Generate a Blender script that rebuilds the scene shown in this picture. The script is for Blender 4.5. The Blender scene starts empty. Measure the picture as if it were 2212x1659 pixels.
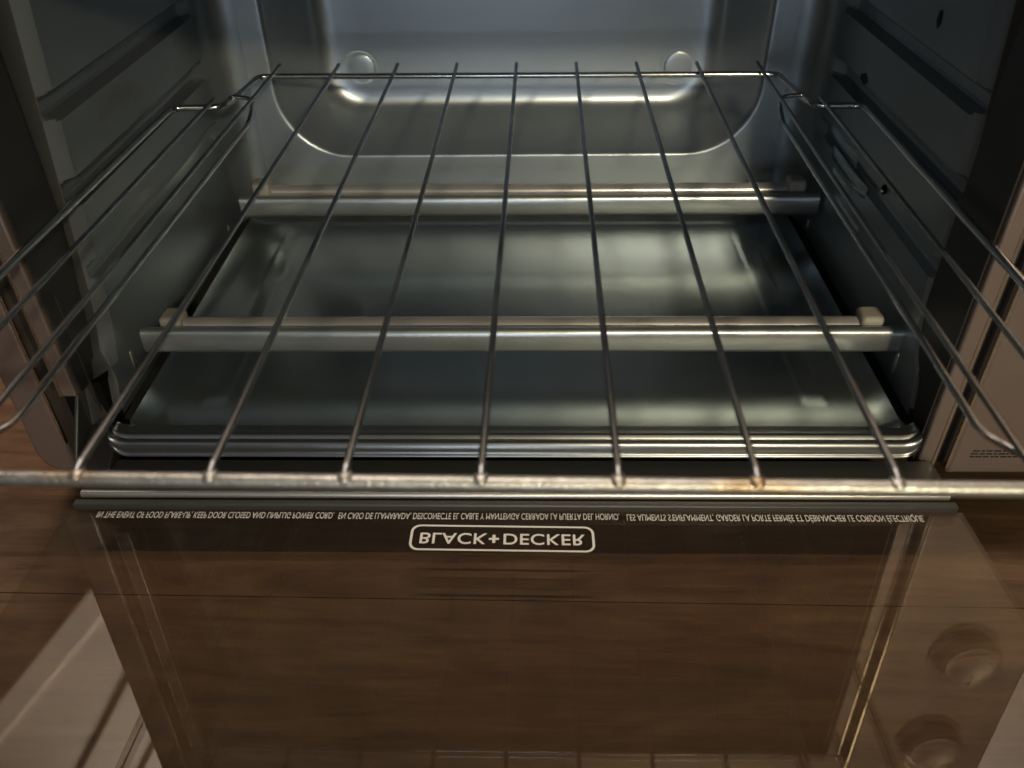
import bpy, bmesh, math, random
from mathutils import Vector, Matrix
random.seed(4)
C = bpy.context.scene.collection
SC = bpy.context.scene

# ---------------------------------------------------------------- camera
CAM = (0.0095, -0.2950, 0.2565); YAW, PITCH, ROLL = 0.0290, 0.6510, -0.0173
fw = Vector((-math.sin(YAW)*math.cos(PITCH), math.cos(YAW)*math.cos(PITCH), -math.sin(PITCH)))
rt0 = Vector((math.cos(YAW), math.sin(YAW), 0)); up0 = rt0.cross(fw)
rt = rt0*math.cos(ROLL) + up0*math.sin(ROLL)
up = -rt0*math.sin(ROLL) + up0*math.cos(ROLL)
cam = bpy.data.objects.new('camera', bpy.data.cameras.new('camera')); C.objects.link(cam)
m = Matrix.Identity(4)
for i in range(3):
    m[i][0] = rt[i]; m[i][1] = up[i]; m[i][2] = -fw[i]; m[i][3] = CAM[i]
cam.matrix_world = m
cam.data.sensor_width = 36; cam.data.lens = 1800/2212*36
cam.data.clip_start = 0.01; cam.data.clip_end = 50
cam.data.dof.use_dof = True; cam.data.dof.focus_distance = 0.40; cam.data.dof.aperture_fstop = 11
SC.camera = cam

# ---------------------------------------------------------------- light
w = bpy.data.worlds.new('World'); SC.world = w; w.use_nodes = True
bg = w.node_tree.nodes['Background']; bg.inputs[0].default_value = (0.56, 0.50, 0.48, 1); bg.inputs[1].default_value = 0.05
def area(name, loc, aim, size, power, col, sy=None, spread=180):
    l = bpy.data.lights.new(name, 'AREA'); l.energy = power; l.color = col
    l.size = size
    if sy: l.shape = 'RECTANGLE'; l.size_y = sy
    l.spread = math.radians(spread)
    o = bpy.data.objects.new(name, l); C.objects.link(o); o.location = loc
    o.rotation_euler = (Vector(aim)-Vector(loc)).to_track_quat('-Z', 'Y').to_euler()
    return o
area('kitchen_lamp', (0.36, -0.95, 1.42), (0.10, 0.05, 0.05), 0.09, 0.80, (1.0, 0.80, 0.50), 0.50)
area('glint_light', (0.47, -1.50, 0.80), (0.10, 0.22, 0.04), 0.10, 0.85, (1.0, 0.88, 0.62), 0.08, spread=40)  # added second light, low, for the glint on tray and rear guard
area('front_fill', (-0.05, -1.05, 0.14), (0.0, 0.24, 0.10), 0.26, 0.90, (0.70, 0.86, 1.0), 0.20)  # added fill that brightens the rear wall of the cavity
area('cool_fill', (-0.55, -1.0, 0.75), (0.10, 0.24, 0.10), 0.45, 0.25, (0.72, 0.87, 1.0), 0.35)  # added soft cool fill from the front left, no actual window
area('wall_fill', (0.0, 0.20, 2.35), (0.0, 0.62, 0.9), 1.7, 29.0, (1.0, 0.87, 0.76), 0.08, spread=56)  # added light so the white boarding mirrors brightly in the door
vs = SC.view_settings
vs.view_transform = 'Standard'; vs.look = 'None'; vs.exposure = 0.0; vs.gamma = 1.0
vs.use_curve_mapping = False
SC.cycles.max_bounces = 10; SC.cycles.glossy_bounces = 6; SC.cycles.transparent_max_bounces = 12
SC.cycles.sample_clamp_indirect = 3.0
try: SC.cycles.use_denoising = True
except Exception: pass

# ---------------------------------------------------------------- materials
def mat(name, col, metal=0.0, rough=0.5, spec=0.5, noise=None, bump=None, aniso=0.0, rvar=0.0, stain=None, coat=0):
    """noise=(scale xyz, amount) modulates colour; bump=(scale, strength); stain=(scale,colour,lo,hi)"""
    mt = bpy.data.materials.new(name); mt.use_nodes = True
    nt = mt.node_tree; N = nt.nodes; L = nt.links
    b = N['Principled BSDF']
    b.inputs['Base Color'].default_value = (*col, 1); b.inputs['Metallic'].default_value = metal
    b.inputs['Roughness'].default_value = rough; b.inputs['Specular IOR Level'].default_value = spec
    b.inputs['Anisotropic'].default_value = aniso
    b.inputs['Coat Weight'].default_value = coat
    tc = N.new('ShaderNodeTexCoord')
    def tex(sc, det=4, rg=.55):
        mp = N.new('ShaderNodeMapping'); mp.inputs['Scale'].default_value = sc if hasattr(sc, '__len__') else (sc,)*3
        L.new(tc.outputs['Object'], mp.inputs[0])
        t = N.new('ShaderNodeTexNoise'); t.inputs['Scale'].default_value = 1; t.inputs['Detail'].default_value = det
        t.inputs['Roughness'].default_value = rg
        L.new(mp.outputs[0], t.inputs['Vector']); return t.outputs['Fac']
    cur = None
    if noise:
        f = tex(noise[0]); r = N.new('ShaderNodeMapRange')
        r.inputs[1].default_value = .3; r.inputs[2].default_value = .7
        r.inputs[3].default_value = 1-noise[1]; r.inputs[4].default_value = 1+noise[1]
        L.new(f, r.inputs[0])
        mx = N.new('ShaderNodeVectorMath'); mx.operation = 'SCALE'; mx.inputs[0].default_value = col
        L.new(r.outputs[0], mx.inputs['Scale']); cur = mx.outputs[0]
    if stain:
        f = tex(stain[0], 3); r = N.new('ShaderNodeMapRange'); r.inputs[1].default_value = stain[2]; r.inputs[2].default_value = stain[3]
        L.new(f, r.inputs[0])
        mx = N.new('ShaderNodeMix'); mx.data_type = 'RGBA'; L.new(r.outputs[0], mx.inputs[0])
        if cur: L.new(cur, mx.inputs[6])
        else: mx.inputs[6].default_value = (*col, 1)
        mx.inputs[7].default_value = (*stain[1], 1); cur = mx.outputs[2]
    if cur: L.new(cur, b.inputs['Base Color'])
    if rvar:
        f = tex(35, 5, .65); r = N.new('ShaderNodeMapRange'); r.inputs[1].default_value = .3; r.inputs[2].default_value = .7
        r.inputs[3].default_value = max(.03, rough-rvar); r.inputs[4].default_value = rough+rvar
        L.new(f, r.inputs[0]); L.new(r.outputs[0], b.inputs['Roughness'])
    if bump:
        f = tex(bump[0], 3); bp = N.new('ShaderNodeBump'); bp.inputs['Strength'].default_value = bump[1]; bp.inputs['Distance'].default_value = .0006
        L.new(f, bp.inputs['Height']); L.new(bp.outputs[0], b.inputs['Normal'])
    return mt
M = {}
M['wall'] = mat('aluminised_steel_shaded', (.28, .31, .33), .78, .38, noise=(6, .05), bump=(16, .05), rvar=.03, stain=((26, 14, 30), (.20, .20, .19), .66, .85))  # same steel as the rear wall, shade of the sides put into the colour
M['back'] = mat('aluminised_steel_lit', (.47, .51, .55), .86, .37, noise=(6, .03), bump=(9, .03), rvar=.015)  # paler copy of the cavity steel, for the better lit rear wall
M['tray'] = mat('tray_steel', (.31, .345, .355), .92, .25, noise=(3, .02))
M['lip'] = mat('lip_steel', (.24, .245, .25), .92, .30, noise=(14, .05), rvar=.03)
M['bezel'] = mat('satin_bezel', (.42, .34, .31), .75, .38, noise=(6, .05), bump=(160, .12), rvar=.04)
M['flange'] = mat('front_flange_steel', (.14, .14, .135), .7, .42, noise=(12, .08), bump=(60, .15))
M['trim'] = mat('polished_trim', (.85, .78, .70), 1, .14)
M['dark'] = mat('dark_plastic', (.025, .023, .022), 0, .45)
M['knobm'] = mat('knob_metal', (.44, .36, .33), .70, .42)
M['blk'] = mat('black_gap', (.006, .006, .006), 0, .8, .1)
M['plate'] = mat('dark_steel_plate', (.085, .085, .08), .6, .45, noise=(12, .1), bump=(60, .15))
M['edge'] = mat('rolled_edge', (.62, .60, .56), .9, .35, noise=(20, .08), bump=(60, .2))
M['wire'] = mat('chrome_wire', (.46, .475, .49), 1, .26, noise=(60, .15), stain=((60, 9, 60), (.24, .18, .11), .56, .8))
M['frame'] = mat('chrome_frame', (.80, .80, .80), 1, .16, noise=(60, .1))
M['bar'] = mat('stained_chrome_bar', (.54, .52, .47), .9, .40, noise=((120, 120, 120), .12), bump=(900, .5), stain=((22, 60, 60), (.50, .30, .10), .55, .80))
M['guard'] = mat('element_guard_steel', (.52, .545, .54), .85, .31, noise=(20, .06), bump=(70, .2))
M['tube'] = mat('quartz_tube', (.50, .475, .465), .5, .26, .6, noise=(25, .08))
M['ceramic'] = mat('ceramic_cap', (.36, .33, .28), 0, .6, noise=(60, .1))
M['rivet'] = mat('rivet_steel', (.6, .57, .52), 1, .3)
M['print'] = mat('printed_lettering', (.52, .485, .42), 0, .6)
M['soot'] = mat('soot', (.02, .022, .022), 0, .8)
M['ink'] = mat('panel_ink', (.035, .028, .025), 0, .6)
M['white'] = mat('white_paint', (.78, .74, .68), 0, .55, noise=(3, .03))
M['body'] = mat('casing_metal', (.25, .23, .22), .7, .45)

def wood():
    mt = bpy.data.materials.new('dark_wood_laminate'); mt.use_nodes = True
    nt = mt.node_tree; N = nt.nodes; L = nt.links; b = N['Principled BSDF']
    tc = N.new('ShaderNodeTexCoord')
    def nz(sc, det, dist=0, rg=.6):
        mp = N.new('ShaderNodeMapping'); mp.inputs['Scale'].default_value = sc
        L.new(tc.outputs['Object'], mp.inputs[0])
        t = N.new('ShaderNodeTexNoise'); t.inputs['Scale'].default_value = 1; t.inputs['Detail'].default_value = det
        t.inputs['Distortion'].default_value = dist; t.inputs['Roughness'].default_value = rg
        L.new(mp.outputs[0], t.inputs['Vector']); return t.outputs['Fac']
    g = nz((8, 52, 20), 9, 1.8, .66); blot = nz((12, 20, 6), 5, 1.8); fine = nz((22, 650, 20), 4, .3)
    r = N.new('ShaderNodeValToRGB'); e = r.color_ramp.elements
    e[0].position = .36; e[0].color = (.034, .0185, .0100, 1); e[1].position = .70; e[1].color = (.120, .076, .041, 1)
    k = r.color_ramp.elements.new(.5); k.color = (.068, .0405, .0215, 1)
    ma = N.new('ShaderNodeMath'); ma.operation = 'MULTIPLY_ADD'; ma.inputs[1].default_value = .55
    mb = N.new('ShaderNodeMath'); mb.operation = 'MULTIPLY'; mb.inputs[1].default_value = .30
    L.new(blot, mb.inputs[0]); L.new(g, ma.inputs[0]); L.new(mb.outputs[0], ma.inputs[2])
    mc = N.new('ShaderNodeMath'); mc.operation = 'MULTIPLY_ADD'; mc.inputs[1].default_value = .15
    L.new(fine, mc.inputs[0]); L.new(ma.outputs[0], mc.inputs[2]); L.new(mc.outputs[0], r.inputs[0])
    # planks differ a little: object-space Y bands
    red = nz((3, 9, 3), 2, .5); mx = N.new('ShaderNodeMix'); mx.data_type = 'RGBA'; mx.blend_type = 'MULTIPLY'
    rr = N.new('ShaderNodeMapRange'); rr.inputs[1].default_value = .45; rr.inputs[2].default_value = .65; rr.inputs[3].default_value = 0; rr.inputs[4].default_value = .8
    L.new(red, rr.inputs[0]); L.new(rr.outputs[0], mx.inputs[0]); L.new(r.outputs[0], mx.inputs[6]); mx.inputs[7].default_value = (1.08, .84, .80, 1)
    L.new(mx.outputs[2], b.inputs['Base Color'])
    b.inputs['Roughness'].default_value = .55; b.inputs['Specular IOR Level'].default_value = .14
    bp = N.new('ShaderNodeBump'); bp.inputs['Strength'].default_value = .25; bp.inputs['Distance'].default_value = .0005
    L.new(fine, bp.inputs['Height']); L.new(bp.outputs[0], b.inputs['Normal'])
    return mt
M['wood'] = wood()

def pane_mat():
    mt = bpy.data.materials.new('door_glass'); mt.use_nodes = True
    nt = mt.node_tree; N = nt.nodes; L = nt.links; N.remove(N['Principled BSDF']); out = N['Material Output']
    t = N.new('ShaderNodeBsdfTransparent'); t.inputs[0].default_value = (.93, .90, .83, 1)
    g = N.new('ShaderNodeBsdfGlossy'); g.inputs['Roughness'].default_value = .012; g.inputs[0].default_value = (1, .96, .92, 1)
    lw = N.new('ShaderNodeLayerWeight'); lw.inputs[0].default_value = .5
    pw = N.new('ShaderNodeMath'); pw.operation = 'POWER'; pw.inputs[1].default_value = 4.5; L.new(lw.outputs['Facing'], pw.inputs[0])
    mul = N.new('ShaderNodeMath'); mul.operation = 'MULTIPLY_ADD'; mul.inputs[1].default_value = .9; mul.inputs[2].default_value = .06
    L.new(pw.outputs[0], mul.inputs[0])
    tc = N.new('ShaderNodeTexCoord'); nz = N.new('ShaderNodeTexNoise'); nz.inputs['Scale'].default_value = 14; nz.inputs['Detail'].default_value = 5
    L.new(tc.outputs['Object'], nz.inputs['Vector'])
    # thin greasy film that scatters a little
    d = N.new('ShaderNodeBsdfDiffuse'); d.inputs[0].default_value = (.6, .55, .5, 1)
    rg = N.new('ShaderNodeMapRange'); rg.inputs[1].default_value = .5; rg.inputs[2].default_value = .72; rg.inputs[3].default_value = .007; rg.inputs[4].default_value = .018
    L.new(nz.outputs['Fac'], rg.inputs[0])
    m0 = N.new('ShaderNodeMixShader'); L.new(rg.outputs[0], m0.inputs[0]); L.new(t.outputs[0], m0.inputs[1]); L.new(d.outputs[0], m0.inputs[2])
    m1 = N.new('ShaderNodeMixShader'); L.new(mul.outputs[0], m1.inputs[0]); L.new(m0.outputs[0], m1.inputs[1]); L.new(g.outputs[0], m1.inputs[2])
    L.new(m1.outputs[0], out.inputs[0]); return mt
M['pane'] = pane_mat()

# ---------------------------------------------------------------- mesh helpers
def finish(name, bm, m, parent=None, smooth=True, bevel=0, seg=2, angle=35):
    bmesh.ops.recalc_face_normals(bm, faces=bm.faces[:])
    me = bpy.data.meshes.new(name); bm.to_mesh(me); bm.free()
    o = bpy.data.objects.new(name, me); C.objects.link(o)
    for mm in (m if isinstance(m, (list, tuple)) else [m]): me.materials.append(M[mm])
    if smooth:
        for p in me.polygons: p.use_smooth = True
        try: me.set_sharp_from_angle(angle=math.radians(angle))
        except Exception: pass
    if bevel:
        md = o.modifiers.new('bevel', 'BEVEL'); md.width = bevel; md.segments = seg; md.limit_method = 'ANGLE'; md.angle_limit = math.radians(40)
    if parent: o.parent = parent
    return o
def empty(name, label=None, cat=None, group=None, loc=(0, 0, 0)):
    o = bpy.data.objects.new(name, None); C.objects.link(o); o.location = loc; o.empty_display_size = .02
    if label: o['label'] = label; o['category'] = cat
    if group: o['group'] = group
    return o
def box(bm, x0, x1, y0, y1, z0, z1, mi=0):
    v = [bm.verts.new((x, y, z)) for z in (z0, z1) for (x, y) in ((x0, y0), (x1, y0), (x1, y1), (x0, y1))]
    for f in ((0, 1, 2, 3), (4, 5, 6, 7), (0, 1, 5, 4), (1, 2, 6, 5), (2, 3, 7, 6), (3, 0, 4, 7)):
        fc = bm.faces.new([v[i] for i in f]); fc.material_index = mi
def obox(name, m, parent, *a, bevel=.0008):
    bm = bmesh.new(); box(bm, *a); return finish(name, bm, m, parent, bevel=bevel)
def smoothpath(P, r, n=6):
    """round the corners of a polyline"""
    P = [Vector(p) for p in P]; out = [P[0]]
    for a, b, c in zip(P, P[1:], P[2:]):
        rr = min(r, (b-a).length*.49, (c-b).length*.49)
        p0 = b+(a-b).normalized()*rr; p1 = b+(c-b).normalized()*rr
        for i in range(n+1):
            t = i/n; out.append(p0*(1-t)**2+b*2*t*(1-t)+p1*t*t)
    out.append(P[-1]); return out
def tube(bm, P, r, n=12, wob=0):
    P = [Vector(p) for p in P]; rings = []; nrm = None
    for i, p in enumerate(P):
        t = ((P[min(i+1, len(P)-1)]-p).normalized()+(p-P[max(i-1, 0)]).normalized()).normalized()
        if nrm is None:
            nrm = t.cross(Vector((0, 0, 1)))
            if nrm.length < .1: nrm = t.cross(Vector((1, 0, 0)))
        nrm = (nrm-t*nrm.dot(t)).normalized(); bn = t.cross(nrm)
        rings.append([bm.verts.new(p+(nrm*math.cos(a)+bn*math.sin(a))*r) for a in [2*math.pi*k/n for k in range(n)]])
    for A, B in zip(rings, rings[1:]):
        for k in range(n): bm.faces.new((A[k], A[(k+1) % n], B[(k+1) % n], B[k]))
    bm.faces.new(rings[0]); bm.faces.new(rings[-1])
def sweep(bm, rings, closed=False):
    R = [[bm.verts.new(p) for p in r] for r in rings]
    for A, B in zip(R, R[1:]):
        for k in range(len(A)-(0 if closed else 1)):
            k2 = (k+1) % len(A); bm.faces.new((A[k], A[k2], B[k2], B[k]))
    return R
def disc_dome(bm, c, r, h, axis, n=16):
    """low dome (rivet / screw head); axis = unit vector it points along"""
    a = Vector(axis).normalized(); u = a.orthogonal().normalized(); v = a.cross(u); c = Vector(c)
    prev = None
    for j, (rr, hh) in enumerate(((1, 0), (1, .45), (.8, .85), (.4, 1))):
        ring = [bm.verts.new(c+(u*math.cos(t)+v*math.sin(t))*r*rr+a*h*hh) for t in [2*math.pi*k/n for k in range(n)]]
        if prev:
            for k in range(n): bm.faces.new((prev[k], prev[(k+1) % n], ring[(k+1) % n], ring[k]))
        prev = ring
    bm.faces.new(prev)

# ================================================================ countertop and wall (setting)
ZW = -.043
bm = bmesh.new()
ys = [(-1.3, -.76), (-.7585, -.41), (-.4095, -.0600), (-.0596, .2905), (.292, .62), (.6215, .97)]
for (a, b_) in ys: box(bm, -1.6, 1.6, a, b_, ZW-.03, ZW)
ct = finish('countertop', bm, 'wood', bevel=.0003)
ct.rotation_euler[2] = -.011
ct['kind'] = 'structure'; ct['label'] = 'dark brown wood grain counter seen through and around the glass door'
bm = bmesh.new(); box(bm, -1.6, 1.6, -1.3, .98, ZW-.05, ZW-.032)
o = finish('counter_base', bm, 'blk', smooth=False); o['kind'] = 'structure'

wallroot = empty('white_wall', 'white painted boarding behind the oven, mirrored in the glass door', 'wall')
wallroot['kind'] = 'structure'
def wallpoly(name, pts, y0, y1):
    bm = bmesh.new()
    f = [bm.verts.new((x, y0, z)) for x, z in pts]; g = [bm.verts.new((x, y1, z)) for x, z in pts]
    bm.faces.new(f); bm.faces.new(g[::-1]); n = len(pts)
    for i in range(n): bm.faces.new((f[i], f[(i+1) % n], g[(i+1) % n], g[i]))
    return finish(name, bm, 'white', wallroot, bevel=.003)
wallpoly('panel', [(-.54, .556), (-1.80, 2.03), (-1.80, 2.6), (1.8, 2.6), (1.8, .556)], .62, .66)
def dline(p, q, wdt, y0, y1, name='board'):
    p = Vector(p); q = Vector(q); d = (q-p).normalized(); nn = Vector((-d[1], d[0]))*wdt/2
    a = p-d*.6; b_ = q+d*1.0
    wallpoly(name, [tuple(a+nn), tuple(b_+nn), tuple(b_-nn), tuple(a-nn)], y0, y1)
dline((-.745, .80), (-.96, 1.05), .045, .612, .6195)
dline((-.640, .90), (-.795, 1.155), .055, .612, .6195)
dline((-.640, 1.06), (-.70, 1.17), .035, .612, .6195)

# ================================================================ toaster oven
oven = empty('toaster_oven', 'open countertop toaster oven with steel cavity, control panel at its right and glass door lowered', 'toaster oven')
LEAN = .13
XW = .190; ZT = .214; YB = .240
def yf(z): return .004+.15*max(z, 0)
def fo(z): t = min(1, max(0, z/.06)); return .008*t*t*(3-2*t)     # how far the side flange sits back; it comes forward to meet the lip
GR = (.068, .104, .140)
def groove(z):
    g = 0
    for c, hw, dp in ((.068, .0045, .004), (.104, .0062, .007), (.140, .0055, .006)):
        d = abs(z-c)
        if d < hw: g = max(g, dp*(1-(d/hw)**4))
    return g
def stairs(lo, hi, extra, n):
    s = {round(lo+(hi-lo)*i/n, 5) for i in range(n+1)} | {round(e, 5) for e in extra}
    return sorted(s)
zst = stairs(.0, ZT, [c+o for c in GR for o in (-.0075, -.0062, -.005, -.0035, -.002, 0, .002, .0035, .005, .0062, .0075)], 36)
def side_wall(sg):
    bm = bmesh.new(); rings = []
    front = [(.0, .0052), (.0013, .0039), (.0026, .0026), (.0039, .0013), (.0052, .0001), (.0065, 0), (.010, 0), (.020, 0)]
    for z in zst:
        row = []
        fl = min(1, max(0, (z-.020)/.012))            # the flare fades out into the bottom corner
        for dy, ox in front:
            g = groove(z)
            x = XW+max(ox*fl, g*.999)
            row.append((sg*x, yf(z)+fo(z)+.013+dy, z))
        RC = .020
        for k in range(1, 31):
            y0 = yf(z)+fo(z)+.036
            if k <= 20: y = y0+(YB-RC-y0)*k/20; x = XW+groove(z)*min(1, max(0, (YB-RC+.002-y)/.012))
            else: a = math.pi/2*(k-20)/10; y = YB-RC+RC*math.sin(a); x = XW-RC+RC*math.cos(a)
            if z > ZT-.012: x -= (.012-math.sqrt(max(0, .012**2-(z-ZT+.012)**2)))
            row.append((sg*x, y, z))
        rings.append(row)
    sweep(bm, rings)
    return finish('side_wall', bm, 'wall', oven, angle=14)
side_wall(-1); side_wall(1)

# rear wall with its bulged recess
def rrect(hx, z0, z1, r, y, n=10, cx=0):
    pts = []
    for (sx, zc, a0) in ((1, z0+r, -90), (1, z1-r, 0), (-1, z1-r, 90), (-1, z0+r, 180)):
        for i in range(n+1):
            a = math.radians(a0+90*i/n); pts.append((cx+sx*(hx-r)+r*math.cos(a), y, zc+r*math.sin(a)))
    return pts
bm = bmesh.new()
N0 = rrect(.159, .0385, .206, .046, YB)
outer = []
for (x, y, z) in N0:
    dx, dz = x, z-.12
    t = min((XW-.0195)/abs(dx) if dx else 9, ((ZT-.12) if dz > 0 else .124)/abs(dz) if dz else 9)
    outer.append((dx*t, YB, .12+dz*t))
rings = [outer, N0]
def prof_pt(t):      # section through the pressing: soft shoulder, straight flank, wide soft bend, flat back
    P_ = [(0, 0), (.0045, 0), (.0085, .0085), (.018, .029), (.027, .047), (.048, .048), (.066, .048)]
    k = t*(len(P_)-2); i_ = min(int(k), len(P_)-3); f = k-i_
    a = ((P_[i_][0]+P_[i_+1][0])/2, (P_[i_][1]+P_[i_+1][1])/2); b = P_[i_+1]; c = ((P_[i_+1][0]+P_[i_+2][0])/2, (P_[i_+1][1]+P_[i_+2][1])/2)
    return tuple((1-f)**2*a[q]+2*f*(1-f)*b[q]+f*f*c[q] for q in (0, 1))
for k in range(0, 46):
    o_, d_ = prof_pt(k/45); r_ = .046-o_*.60
    rings.append(rrect(.159-o_, .0385+o_*.72, .206-o_*.7, r_, YB+d_))
R_ = sweep(bm, rings, closed=True)
bm.faces.new(R_[-1])
finish('rear_wall', bm, 'back', oven, angle=50)
for cx in (-.1075, .1095):
    bm = bmesh.new(); n = 40; yb = YB+.048; cz = .0835
    prof = [(.0130, 0), (.0122, .0000), (.0112, .0005), (.0104, .0006), (.0096, .0001), (.0085, -.0002), (.005, -.0003), (.002, -.0004)]
    rg = [[(cx+r*math.cos(2*math.pi*k/n), yb-.0004+h, cz+r*math.sin(2*math.pi*k/n)) for k in range(n)] for r, h in prof]
    Q = sweep(bm, rg, closed=True); bm.faces.new(Q[-1])
    finish('embossed_boss', bm, 'back', oven, angle=25)

# floor and roof of the cavity
bm = bmesh.new(); box(bm, -XW-.006, XW+.006, .006, YB+.004, -.0065, -.0045)
finish('cavity_floor', bm, 'plate', oven, smooth=False)
bm = bmesh.new(); box(bm, -XW-.012, XW+.012, .034, YB+.06, ZT, ZT+.004)
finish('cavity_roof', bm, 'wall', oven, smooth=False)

# side flanges (face the front, dark) and the rolled front lip
for sg in (-1, 1):
    bm = bmesh.new(); rings = []
    for i in range(31):
        z = .004+(ZT-.004)*i/30
        w_ = 0
        w2 = .0018*min(1, max(0, (.078-z)/.006)) if sg > 0 else .0010*min(1, max(0, (.078-z)/.006))
        y = yf(z)+fo(z)
        fl = .0052*min(1, max(0, (z-.020)/.012))
        rings.append([(sg*(XW+fl-.0002-w_), y+.0132, z), (sg*(XW+fl+.0004-w_), y+.0128, z), (sg*(XW+.0086-w2-w_), y+.0035, z), (sg*(XW+.0092-w2-w_), y+.0002, z),
                      (sg*(XW+.0097-w2-w_), y-.0002, z), (sg*(XW+.0102-w2-w_), y+.0004, z), (sg*(XW+.0103-w2-w_), y+.020, z)])
    sweep(bm, rings); finish('side_flange', bm, 'flange', oven, angle=50)
lp = [(.0080, .0008), (.0062, .0008), (.0034, .0004), (.0024, .0006), (.0014, .0002), (.0008, -.0012), (.0003, -.0016), (-.0004, -.0012),
      (-.0012, -.0004), (-.0020, -.0004), (-.0030, -.0012), (-.0038, -.0026), (-.0041, -.0044), (-.0041, -.0060), (-.0046, -.0066), (-.0052, -.0070), (-.0052, -.0077), (-.0044, -.0080), (-.002, -.0080)]
bm = bmesh.new(); rings = []
xs_l = sorted([-.94+1.88*i/30 for i in range(31)]+[sg_*(.943+.057*math.sin(math.pi/2*k/14)) for sg_ in (-1, 1) for k in range(15)])
for t in xs_l:
    x = t*(XW-.0010); e = max(0, (abs(x)-(XW-.009))/.008)
    lift = (1-math.sqrt(max(0, 1-min(1, e)**2)))*.008
    rings.append([(x, dy+lift*.15, dz+lift*(.25+.75*k_/(len(lp)-1))) for k_, (dy, dz) in enumerate(lp)])
sweep(bm, rings)
finish('front_lip', bm, 'lip', oven, angle=60)

# bezel around the opening
def bar_profile(name, m, x0, x1, y0, y1, z0, z1, bevel=.0012, parent=oven): return obox(name, m, parent, x0, x1, y0, y1, z0, z1, bevel=bevel)
ZB, ZTOP = -.0225, .300
def bead(x, z0, z1):
    bm = bmesh.new(); tube(bm, [(x, .0001, z0), (x, .0001, z1)], .0008, 14); return finish('trim_line', bm, 'trim', oven)
def slant_bead(x, z0, z1):
    bm = bmesh.new(); a = math.radians(11.6); w_ = .0008; dx, dy = w_*math.cos(a), w_*math.sin(a)
    q = [(x-dx, -.0002+dy), (x+dx, -.0002-dy), (x+dx, .003), (x-dx, .003)]
    f = [bm.verts.new((p_[0], p_[1], z0)) for p_ in q]; g = [bm.verts.new((p_[0], p_[1], z1)) for p_ in q]
    bm.faces.new(f); bm.faces.new(g[::-1])
    for i in range(4): j = (i+1) % 4; bm.faces.new((f[i], f[j], g[j], g[i]))
    return finish('trim_line', bm, 'trim', oven, bevel=.0002)
for s, a0, a1, g1, zl in ((-1, .1978, .2046, .2125, .0240), (1, .1925, .1996, .2068, ZB+.003)):
    a, b_ = sorted((s*a0, s*a1)); bar_profile('bezel_strip', 'bezel', a, b_, .0, .030, zl, .2060, bevel=.0010)
    a, b_ = sorted((s*(a0-.0012), s*(a0-.0002))); bar_profile('bezel_liner', 'dark', a, b_, .0030, .036, zl, .2060, bevel=0)
    a, b_ = sorted((s*(a0+.0006), s*(g1+.002))); bar_profile('bezel_recess', 'dark', a, b_, .0060, .034, zl-.0005, .2062, bevel=0)
    a, b_ = sorted((s*(a1-.0002), s*(a1+.0006))); (bead if s < 0 else slant_bead)((a+b_)/2, zl+.001, .2055)
# left cheek with rounded lower corner (flat outline given a real thickness)
def cheek(name, x_in, x_out, rad, mname):
    bm = bmesh.new(); s = 1 if x_out > x_in else -1
    pts = [(x_in, ZB), (x_in, ZTOP)]
    pts += [(x_out-s*.012, ZTOP)]
    for i in range(1, 7): a = math.radians(90*i/6); pts.append((x_out-s*.012+s*.012*math.sin(a), ZTOP-.012+.012*math.cos(a)))
    for i in range(0, 9): a = math.radians(90*i/8); pts.append((x_out-s*rad+s*rad*math.cos(a), ZB+rad-rad*math.sin(a)))
    f = [bm.verts.new((x, 0, z)) for x, z in pts]; g = [bm.verts.new((x, .03, z)) for x, z in pts]
    bm.faces.new(f); bm.faces.new(g[::-1])
    for i in range(len(pts)): j = (i+1) % len(pts); bm.faces.new((f[i], f[j], g[j], g[i]))
    return finish(name, bm, mname, oven, bevel=.0022, seg=3)
cheek('bezel_cheek', -.2125, -.2300, .0115, 'bezel')
cp = cheek('control_panel', .2070, .2900, .006, 'bezel')
bead(-.2125, -.004, .29)
slant_bead(.2070, ZB+.004, .29)
obox('top_bezel', 'bezel', oven, -.2120, .2066, .0, .03, .2065, ZTOP, bevel=.002)
bm = bmesh.new(); tube(bm, [(-.1975, .0012, .2070), (.1925, .0012, .2070)], .0016, 16); finish('trim_line', bm, 'trim', oven)  # bead added under the top bezel to catch a glint
# casing panels behind the bezel
bm = bmesh.new()
box(bm, -.2295, -.2265, .0302, .36, ZB, ZTOP-.002); box(bm, .2860, .2890, .0302, .36, ZB, ZTOP-.002)
box(bm, -.2260, .2855, .0302, .36, ZTOP-.006, ZTOP-.003); box(bm, -.2260, .2855, .357, .36, ZB, ZTOP-.0065)
box(bm, -.2260, .2855, .0302, .3565, ZB, ZB+.003); box(bm, .2080, .2100, .0302, .3565, ZB+.0035, ZTOP-.0065)
finish('casing', bm, 'body', oven, bevel=.0008)
for x, y in ((-.205, .05), (.265, .05), (-.205, .32), (.265, .32)):
    bm = bmesh.new(); tube(bm, [(x, y, ZW), (x, y, ZB)], .012, 20); finish('foot', bm, 'dark', oven)
# printed marks on the control panel, too small to read in the photograph
def marks(cx, cz, wd, h, rows, cols):
    bm = bmesh.new()
    for j in range(rows):
        x = cx-wd/2+random.uniform(0, .002)
        while x < cx+wd/2:
            l = random.uniform(.0012, .0035); box(bm, x, min(x+l, cx+wd/2), -.00025, .0002, cz-j*h*2-h/2, cz-j*h*2+h/2); x += l+random.uniform(.0005, .001)
    finish('panel_print', bm, 'ink', cp, smooth=False)
marks(.2505, .036, .009, .0022, 1, 3); marks(.2535, .003, .006, .0014, 1, 2); marks(.2300, -.0075, .031, .0009, 3, 9)
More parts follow.
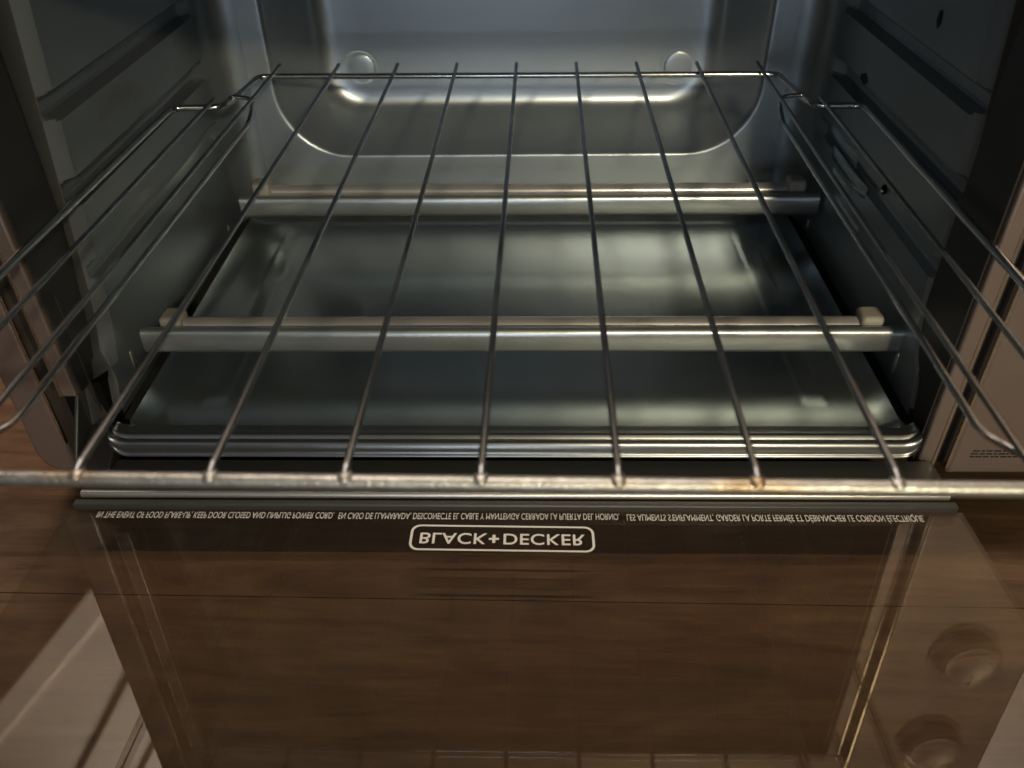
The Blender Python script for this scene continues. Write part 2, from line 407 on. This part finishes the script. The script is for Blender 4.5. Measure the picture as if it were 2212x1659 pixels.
# control knobs higher up on the panel
for z in (.186, .108):
    bm = bmesh.new(); kr = .0175; n = 40
    rg = [[(.250+r_*math.cos(2*math.pi*k/n), y_, z+r_*math.sin(2*math.pi*k/n)) for k in range(n)] for r_, y_ in ((kr+.0015, -.0004), (kr+.0015, -.002), (kr, -.003), (kr-.0008, -.010), (kr-.003, -.0122), (kr-.006, -.0126), (kr-.009, -.0115))]
    Q = sweep(bm, rg, closed=True); bm.faces.new(Q[-1])
    kn = finish('knob', bm, 'knobm', oven, angle=30); obox('pointer', 'print', kn, .2514, .2526, -.0130, -.0120, z+.008, z+.016, bevel=0)

# hinge pieces
bm = bmesh.new()
box(bm, -.2120, -.1925, .012, .030, -.020, .0232); finish('hinge_slot', bm, 'blk', oven, smooth=False)  # solid black box painted as the shade inside the slot
def plate(name, pts, x0, x1, m, parent=oven, bevel=.0006):
    """pts = (y,z) outline extruded along x"""
    bm = bmesh.new(); f = [bm.verts.new((x0, y, z)) for y, z in pts]; g = [bm.verts.new((x1, y, z)) for y, z in pts]
    bm.faces.new(f); bm.faces.new(g[::-1])
    for i in range(len(pts)): j = (i+1) % len(pts); bm.faces.new((f[i], f[j], g[j], g[i]))
    return finish(name, bm, m, parent, bevel=bevel)
ha = plate('hinge_arm', [(.028, .022), (.012, .019), (-.013, -.012), (-.013, -.019), (.0, -.021), (.028, -.005)], -.2060, -.2040, 'plate')
for y, z in ((-.006, -.0155), (-.0085, -.0125)):
    bm = bmesh.new(); disc_dome(bm, (-.2040, y, z), .0026, .0014, (1, 0, 0)); finish('rivet', bm, 'rivet', ha)
plate('hinge_plate', [(.010, -.0005), (-.004, -.0045), (-.014, -.0098), (-.014, -.0118), (.010, -.0118)], -.2030, -.1880, 'dark')
for s in (-1, 1):
    # dark mounting bracket beside the opening, with its screw
    bm = bmesh.new()
    pts = [(.0, ZB+.004), (.0, .070), (.0025, .078), (.0095, .080), (.0095, ZB+.004)]
    f = [bm.verts.new((s*(.1925+q[0]+(.0035 if s < 0 else 0)), .0105, q[1])) for q in pts]; g = [bm.verts.new((s*(.1925+q[0]+(.0035 if s < 0 else 0)), .0125, q[1])) for q in pts]
    bm.faces.new(f); bm.faces.new(g[::-1])
    for i in range(5): j = (i+1) % 5; bm.faces.new((f[i], f[j], g[j], g[i]))
    br = finish('hinge_bracket', bm, 'dark', oven, bevel=.0005)
    if s < 0:
        bm = bmesh.new(); disc_dome(bm, (-.2010, .0104, .066), .0022, .0014, (0, -1, 0)); finish('screw', bm, 'rivet', br)
bm = bmesh.new(); disc_dome(bm, (.1990, .003, -.0080), .0028, .002, (0, -.6, .8)); finish('rivet', bm, 'rivet', oven)

# ---------------------------------------------------------------- heating elements
def element(y, zt, xa, xb, dt=-.0045):
    """quartz tube in ceramic caps with a channel guard in front"""
    e = empty('heating_element'); e.parent = oven
    bm = bmesh.new(); tube(bm, [(xa+.010, y+.0130, zt+dt), (xb-.008, y+.0130, zt+dt)], .0046, 20); finish('quartz_tube', bm, 'tube', e)
    for s, x in ((-1, xa), (1, xb)):
        bm = bmesh.new(); c = x+(.0065 if s < 0 else -.0045)
        box(bm, c-.0055, c+.0055, y+.0065, y+.0190, zt-.013, zt+.0080+dt); finish('end_cap', bm, 'ceramic', e, bevel=.0022, seg=3)
    # guard: rolled top, flat face, short foot turned back
    pr = [(.0052, -.0012), (.0048, .0002), (.0034, .0010), (.0016, .0012), (.0002, .0004), (-.0006, -.0010), (-.0008, -.0028), (-.0008, -.0100), (-.0002, -.0112), (.0010, -.0116), (.0040, -.0116)]
    bm = bmesh.new(); rings = [[(x, y+dy, zt+dz) for dy, dz in pr] for x in [xa-.006+(xb-xa+.014)*i/12 for i in range(13)]]
    sweep(bm, rings)
    rings = [[(x, y+dy+.0012, zt+dz-.0012) for dy, dz in pr[:-1]] for x in (xa-.006, xb+.008)]
    sweep(bm, rings)
    finish('element_guard', bm, 'guard', e, angle=60)
    return e
element(.0445, .0296, -.178, .182)
element(.1880, .0340, -.168, .180, -.0010)
for s, y, z in ((-1, .041, .015), (1, .0435, .012), (-1, .2005, .004), (1, .2045, .004)):
    bm = bmesh.new(); n = 12; rings = []
    for i in range(n+1):
        a = math.pi*i/n; k = math.sin(a)**.6
        zz = z-.0065*math.cos(a)
        rings.append([(s*(XW+.0004-.0016*k*math.sin(math.pi*j/8)), y-.0016*k*math.cos(math.pi*j/8), zz) for j in range(9)])
    sweep(bm, rings); finish('wall_tab', bm, 'rivet', oven, angle=80)
# short pressed louvres and a screw on the right wall
for (y0, y1, z) in ((.205, .150, .072), (.190, .128, .062), (.185, .150, .052), (.175, .125, .040)):
    bm = bmesh.new(); n = 10; rings = []
    for i in range(n+1):
        t = i/n; y = y0+(y1-y0)*t; k = math.sin(math.pi*min(1, max(0, t)))**.35*.0016
        rings.append([(XW+.0003, y, z-.004), (XW-k*.8, y, z-.0022), (XW-k, y, z), (XW-k*.8, y, z+.0022), (XW+.0003, y, z+.004)])
    sweep(bm, rings); finish('pressed_rib', bm, 'tray', oven, angle=80)
bm = bmesh.new(); disc_dome(bm, (XW-.0002, .107, .075), .0024, .0014, (-1, 0, 0)); finish('screw', bm, 'blk', oven)
bm = bmesh.new(); disc_dome(bm, (XW-.0012, .1065, .0745), .0011, .0011, (-1, 0, 0)); finish('screw', bm, 'rivet', oven)
for (y, z, ry, rz) in ((.099, .159, .0022, .0045), (.168, .112, .006, .003), (.180, .104, .003, .002)):
    bm = bmesh.new(); n = 18; c = []
    vs_ = [bm.verts.new((XW-.0003, y+ry*math.cos(2*math.pi*k/n)*random.uniform(.7, 1.1), z+rz*math.sin(2*math.pi*k/n)*random.uniform(.7, 1.1))) for k in range(n)]
    bm.faces.new(vs_); finish('soot_mark', bm, 'soot', oven)

# ---------------------------------------------------------------- door (lowered flat)
ZG = -.0175
door = empty('door'); door.parent = oven
TD = math.radians(2.5); PIV = Vector((0, -.030, -.0175))
def tilt(o):
    o.rotation_euler = (-TD, 0, 0); o.location = PIV-Matrix.Rotation(-TD, 3, 'X') @ PIV; return o
obox('hinge_rail', 'plate', door, -.1970, .1970, -.0225, -.0030, -.0160, -.0112, bevel=.0006)
bm = bmesh.new(); tube(bm, [(-.1968, -.0243, -.0130), (.1968, -.0243, -.0130)], .0020, 14); finish('rolled_edge', bm, 'edge', door)
obox('lower_strip', 'plate', door, -.2000, .2000, -.0300, -.0262, -.0185, -.0146, bevel=.0006)
pane = tilt(obox('glass', 'pane', door, -.2020, .2020, -.2700, -.0303, ZG-.003, ZG, bevel=0))
bm = bmesh.new(); box(bm, -.2020, .2020, -.2950, -.2705, ZG-.010, ZG); tilt(finish('end_trim', bm, 'bezel', door, bevel=.002))

FONT = None
def text_mesh(s, x0, x1, y_top, h, z, name, parent, offset=0.0, slant=0, spacing=1.0, rot=0):
    """lettering printed on the outer face of the pane: seen from inside it is mirrored top to bottom.
    letters run along +x, their tops point to -y; y_top = y of the letters' feet (far side)."""
    cu = bpy.data.curves.new('txt', 'FONT'); cu.body = s; cu.size = 1; cu.offset = offset; cu.fill_mode = 'FRONT'
    cu.space_character = spacing; cu.shear = slant; cu.extrude = 0
    to = bpy.data.objects.new('txt', cu); C.objects.link(to)
    bpy.context.view_layer.update()
    me = bpy.data.meshes.new_from_object(to.evaluated_get(bpy.context.evaluated_depsgraph_get()))
    bpy.data.objects.remove(to); bpy.data.curves.remove(cu)
    xs = [v.co.x for v in me.vertices]; a, b_ = min(xs), max(xs)
    for v in me.vertices:
        x = x0+(v.co.x-a)/(b_-a)*(x1-x0)
        y = y_top-v.co.y/.70*h
        v.co = (x, y+rot*(x-x0), z)
    me.name = name; me.materials.clear(); me.materials.append(M['print'])
    o = bpy.data.objects.new(name, me); C.objects.link(o); o.parent = parent; return o
ZP = ZG+.00025
tilt(text_mesh('IN THE EVENT OF FOOD FLARE-UP, KEEP DOOR CLOSED AND UNPLUG POWER CORD.', -.1874, -.0795, -.0318, .0040, ZP, 'warning_text', door, slant=.12))
tilt(text_mesh('EN CASO DE LLAMARADA, DESCONECTE EL CABLE Y MANTENGA CERRADA LA PUERTA DEL HORNO.', -.0772, .0489, -.0320, .0040, ZP, 'warning_text', door))
tilt(text_mesh('LES ALIMENTS S\u2019ENFLAMMENT, GARDER LA PORTE FERM\u00c9E ET D\u00c9BRANCHER LE CORDON \u00c9LECTRIQUE.', .0522, .1836, -.0324, .0040, ZP, 'warning_text', door))
logo = text_mesh('BLACK', -.0390, -.0097, -.0444, .0064, ZP, 'logo', door, offset=.010, spacing=1.05, rot=-.012)
lb = text_mesh('DECKER', -.0025, .0328, -.04484, .0064, ZP, 'logo', door, offset=.010, spacing=1.05, rot=-.012)
def rr2(hx, hy, r, cx, cy, n=8):
    pts = []
    for sx, sy, a0 in ((1, 1, 0), (-1, 1, 90), (-1, -1, 180), (1, -1, 270)):
        for i in range(n+1):
            a = math.radians(a0+90*i/n); x = cx+sx*(hx-r)+r*math.cos(a); y = cy+sy*(hy-r)+r*math.sin(a)
            pts.append((x, y-.012*(x-cx), ZP))
    return pts
bm = bmesh.new(); bm.from_mesh(logo.data); bm.from_mesh(lb.data); bpy.data.objects.remove(lb)
for hx_, hy_ in ((.0022, .00062), (.00068, .0024)):
    bm.faces.new([bm.verts.new((-.0067+a_*hx_, -.0479+b_*hy_, ZP-.00001*(hx_ > .001))) for a_, b_ in ((-1, -1), (1, -1), (1, 1), (-1, 1))])
sweep(bm, [rr2(.0402, .0077, .0042, -.0032, -.0475), rr2(.0391, .0067, .0033, -.0032, -.0475)], closed=True)
bm.to_mesh(logo.data); bm.free(); tilt(logo)

# ================================================================ crumb tray (lifts out)
tray = empty('crumb_tray', 'flat grey steel crumb tray lying under the heating elements', 'crumb tray')
tx, ty0, ty1, tz = .1825, .0066, .2260, .0004
bm = bmesh.new()
xs_ = sorted({round(v, 5) for v in [-tx, -.176, -.170, .170, .176, tx] + [s*(.1485+d) for s in (-1, 1) for d in (-.008, -.007, -.006, -.005, -.004, 0, .004, .005, .006, .007, .008)] + [-.1+.2*i/8 for i in range(9)]})
ys_ = sorted({round(v, 5) for v in [ty0, ty0+.0018, ty0+.0036, ty0+.007, ty0+.0085, ty0+.010, .020, .022, .0235, .025, .0265, .028, .0295, .031, .033, ty1-.009, ty1-.004, ty1-.002, ty1] + [.04+.17*i/10 for i in range(11)]})
def th(x, y):
    z = tz
    d = min(tx-abs(x), ty1-y, y-ty0)
    z += (.0030 if d < y-ty0-1e-6 else .0)*max(0, 1-d/.0035)
    a = abs(abs(x)-.1485)
    ss = lambda t: t*t*(3-2*t)
    if y > .022: z += .0006*ss(max(0, min(1, (.008-a)/.004)))*ss(min(1, max(0, (y-.022)/.010)))*ss(min(1, max(0, (ty1-.010-y)/.008)))
    return z
sweep(bm, [[(x, y, th(x, y)) for x in xs_] for y in ys_])
g = sweep(bm, [[(x, y, th(x, y)-.0012) for x in xs_] for y in ys_])
finish('tray_sheet', bm, 'tray', tray, angle=70)

# ================================================================ wire rack (pulled out)
RX, RY, RZ, RYAW = -.0037, -.1366, .1031, -.0118
ZR_W = .0028
rack = empty('wire_rack', 'chrome wire rack pulled forward out of the oven on its middle rails', 'rack', loc=(RX, RY, RZ))
rack.rotation_euler = (0, 0, RYAW)
r1, r2 = .00185, .00110
def rod(name, P, r, m, rad=.004, n=12):
    bm = bmesh.new(); tube(bm, smoothpath(P, rad) if rad else P, r, n); return finish(name, bm, m, rack, angle=80)
zb = -.0002
L_ = .3447
# outer frame in one piece: rear bar, steps, ledges and side rails
fr_ = [(-.187, .004, zb), (-.187, .2905, zb), (-.160, .2905, zb), (-.1565, .306, zb), (-.1545, L_, zb), (.1545, L_, zb), (.1575, .306, zb), (.161, .2905, zb), (.187, .2905, zb), (.187, .004, zb)]
rod('frame', fr_, r1*.95, 'frame', rad=.007)
bar = rod('front_bar', [(-.191, 0, zb), (.191, 0, zb)], .0022, 'bar', rad=0, n=16)
for i in range(9):
    u = (i-4)*.0359
    j = random.uniform(-.0004, .0004)
    rod('cross_wire', [(u, .0003, .0022), (u, .003, .0028), (u+j*.6, .11, .0022), (u+j, .22, .0022), (u, L_+.004, .0026), (u, L_+.0125, .0028)], r2, 'wire', rad=.001, n=10)
for s in (-1, 1):
    rod('side_wire', [(s*.165, -.002, .0024), (s*.165, .2965, .0024)], r2, 'wire', rad=0, n=10)
    rod('brace_wire', [(s*.187, .004, -.002), (s*.150, .018, -.005), (s*.1436, .030, -.0065), (s*.1436, .281, -.0065), (s*.1425, .288, -.0015), (s*.1445, .300, .0015), (s*.1580, .3045, .0012), (s*.1595, .2995, -.001)], r2*1.1, 'frame', rad=.005, n=10)
for i in range(9):
    u = (i-4)*.0359
    bm = bmesh.new(); bmesh.ops.create_uvsphere(bm, u_segments=12, v_segments=8, radius=.0026)
    bmesh.ops.scale(bm, vec=(.85, 1.0, .55), verts=bm.verts[:]); bmesh.ops.translate(bm, vec=(u, .0001, .0015), verts=bm.verts[:])
    finish('weld_bead', bm, 'bar', bar)
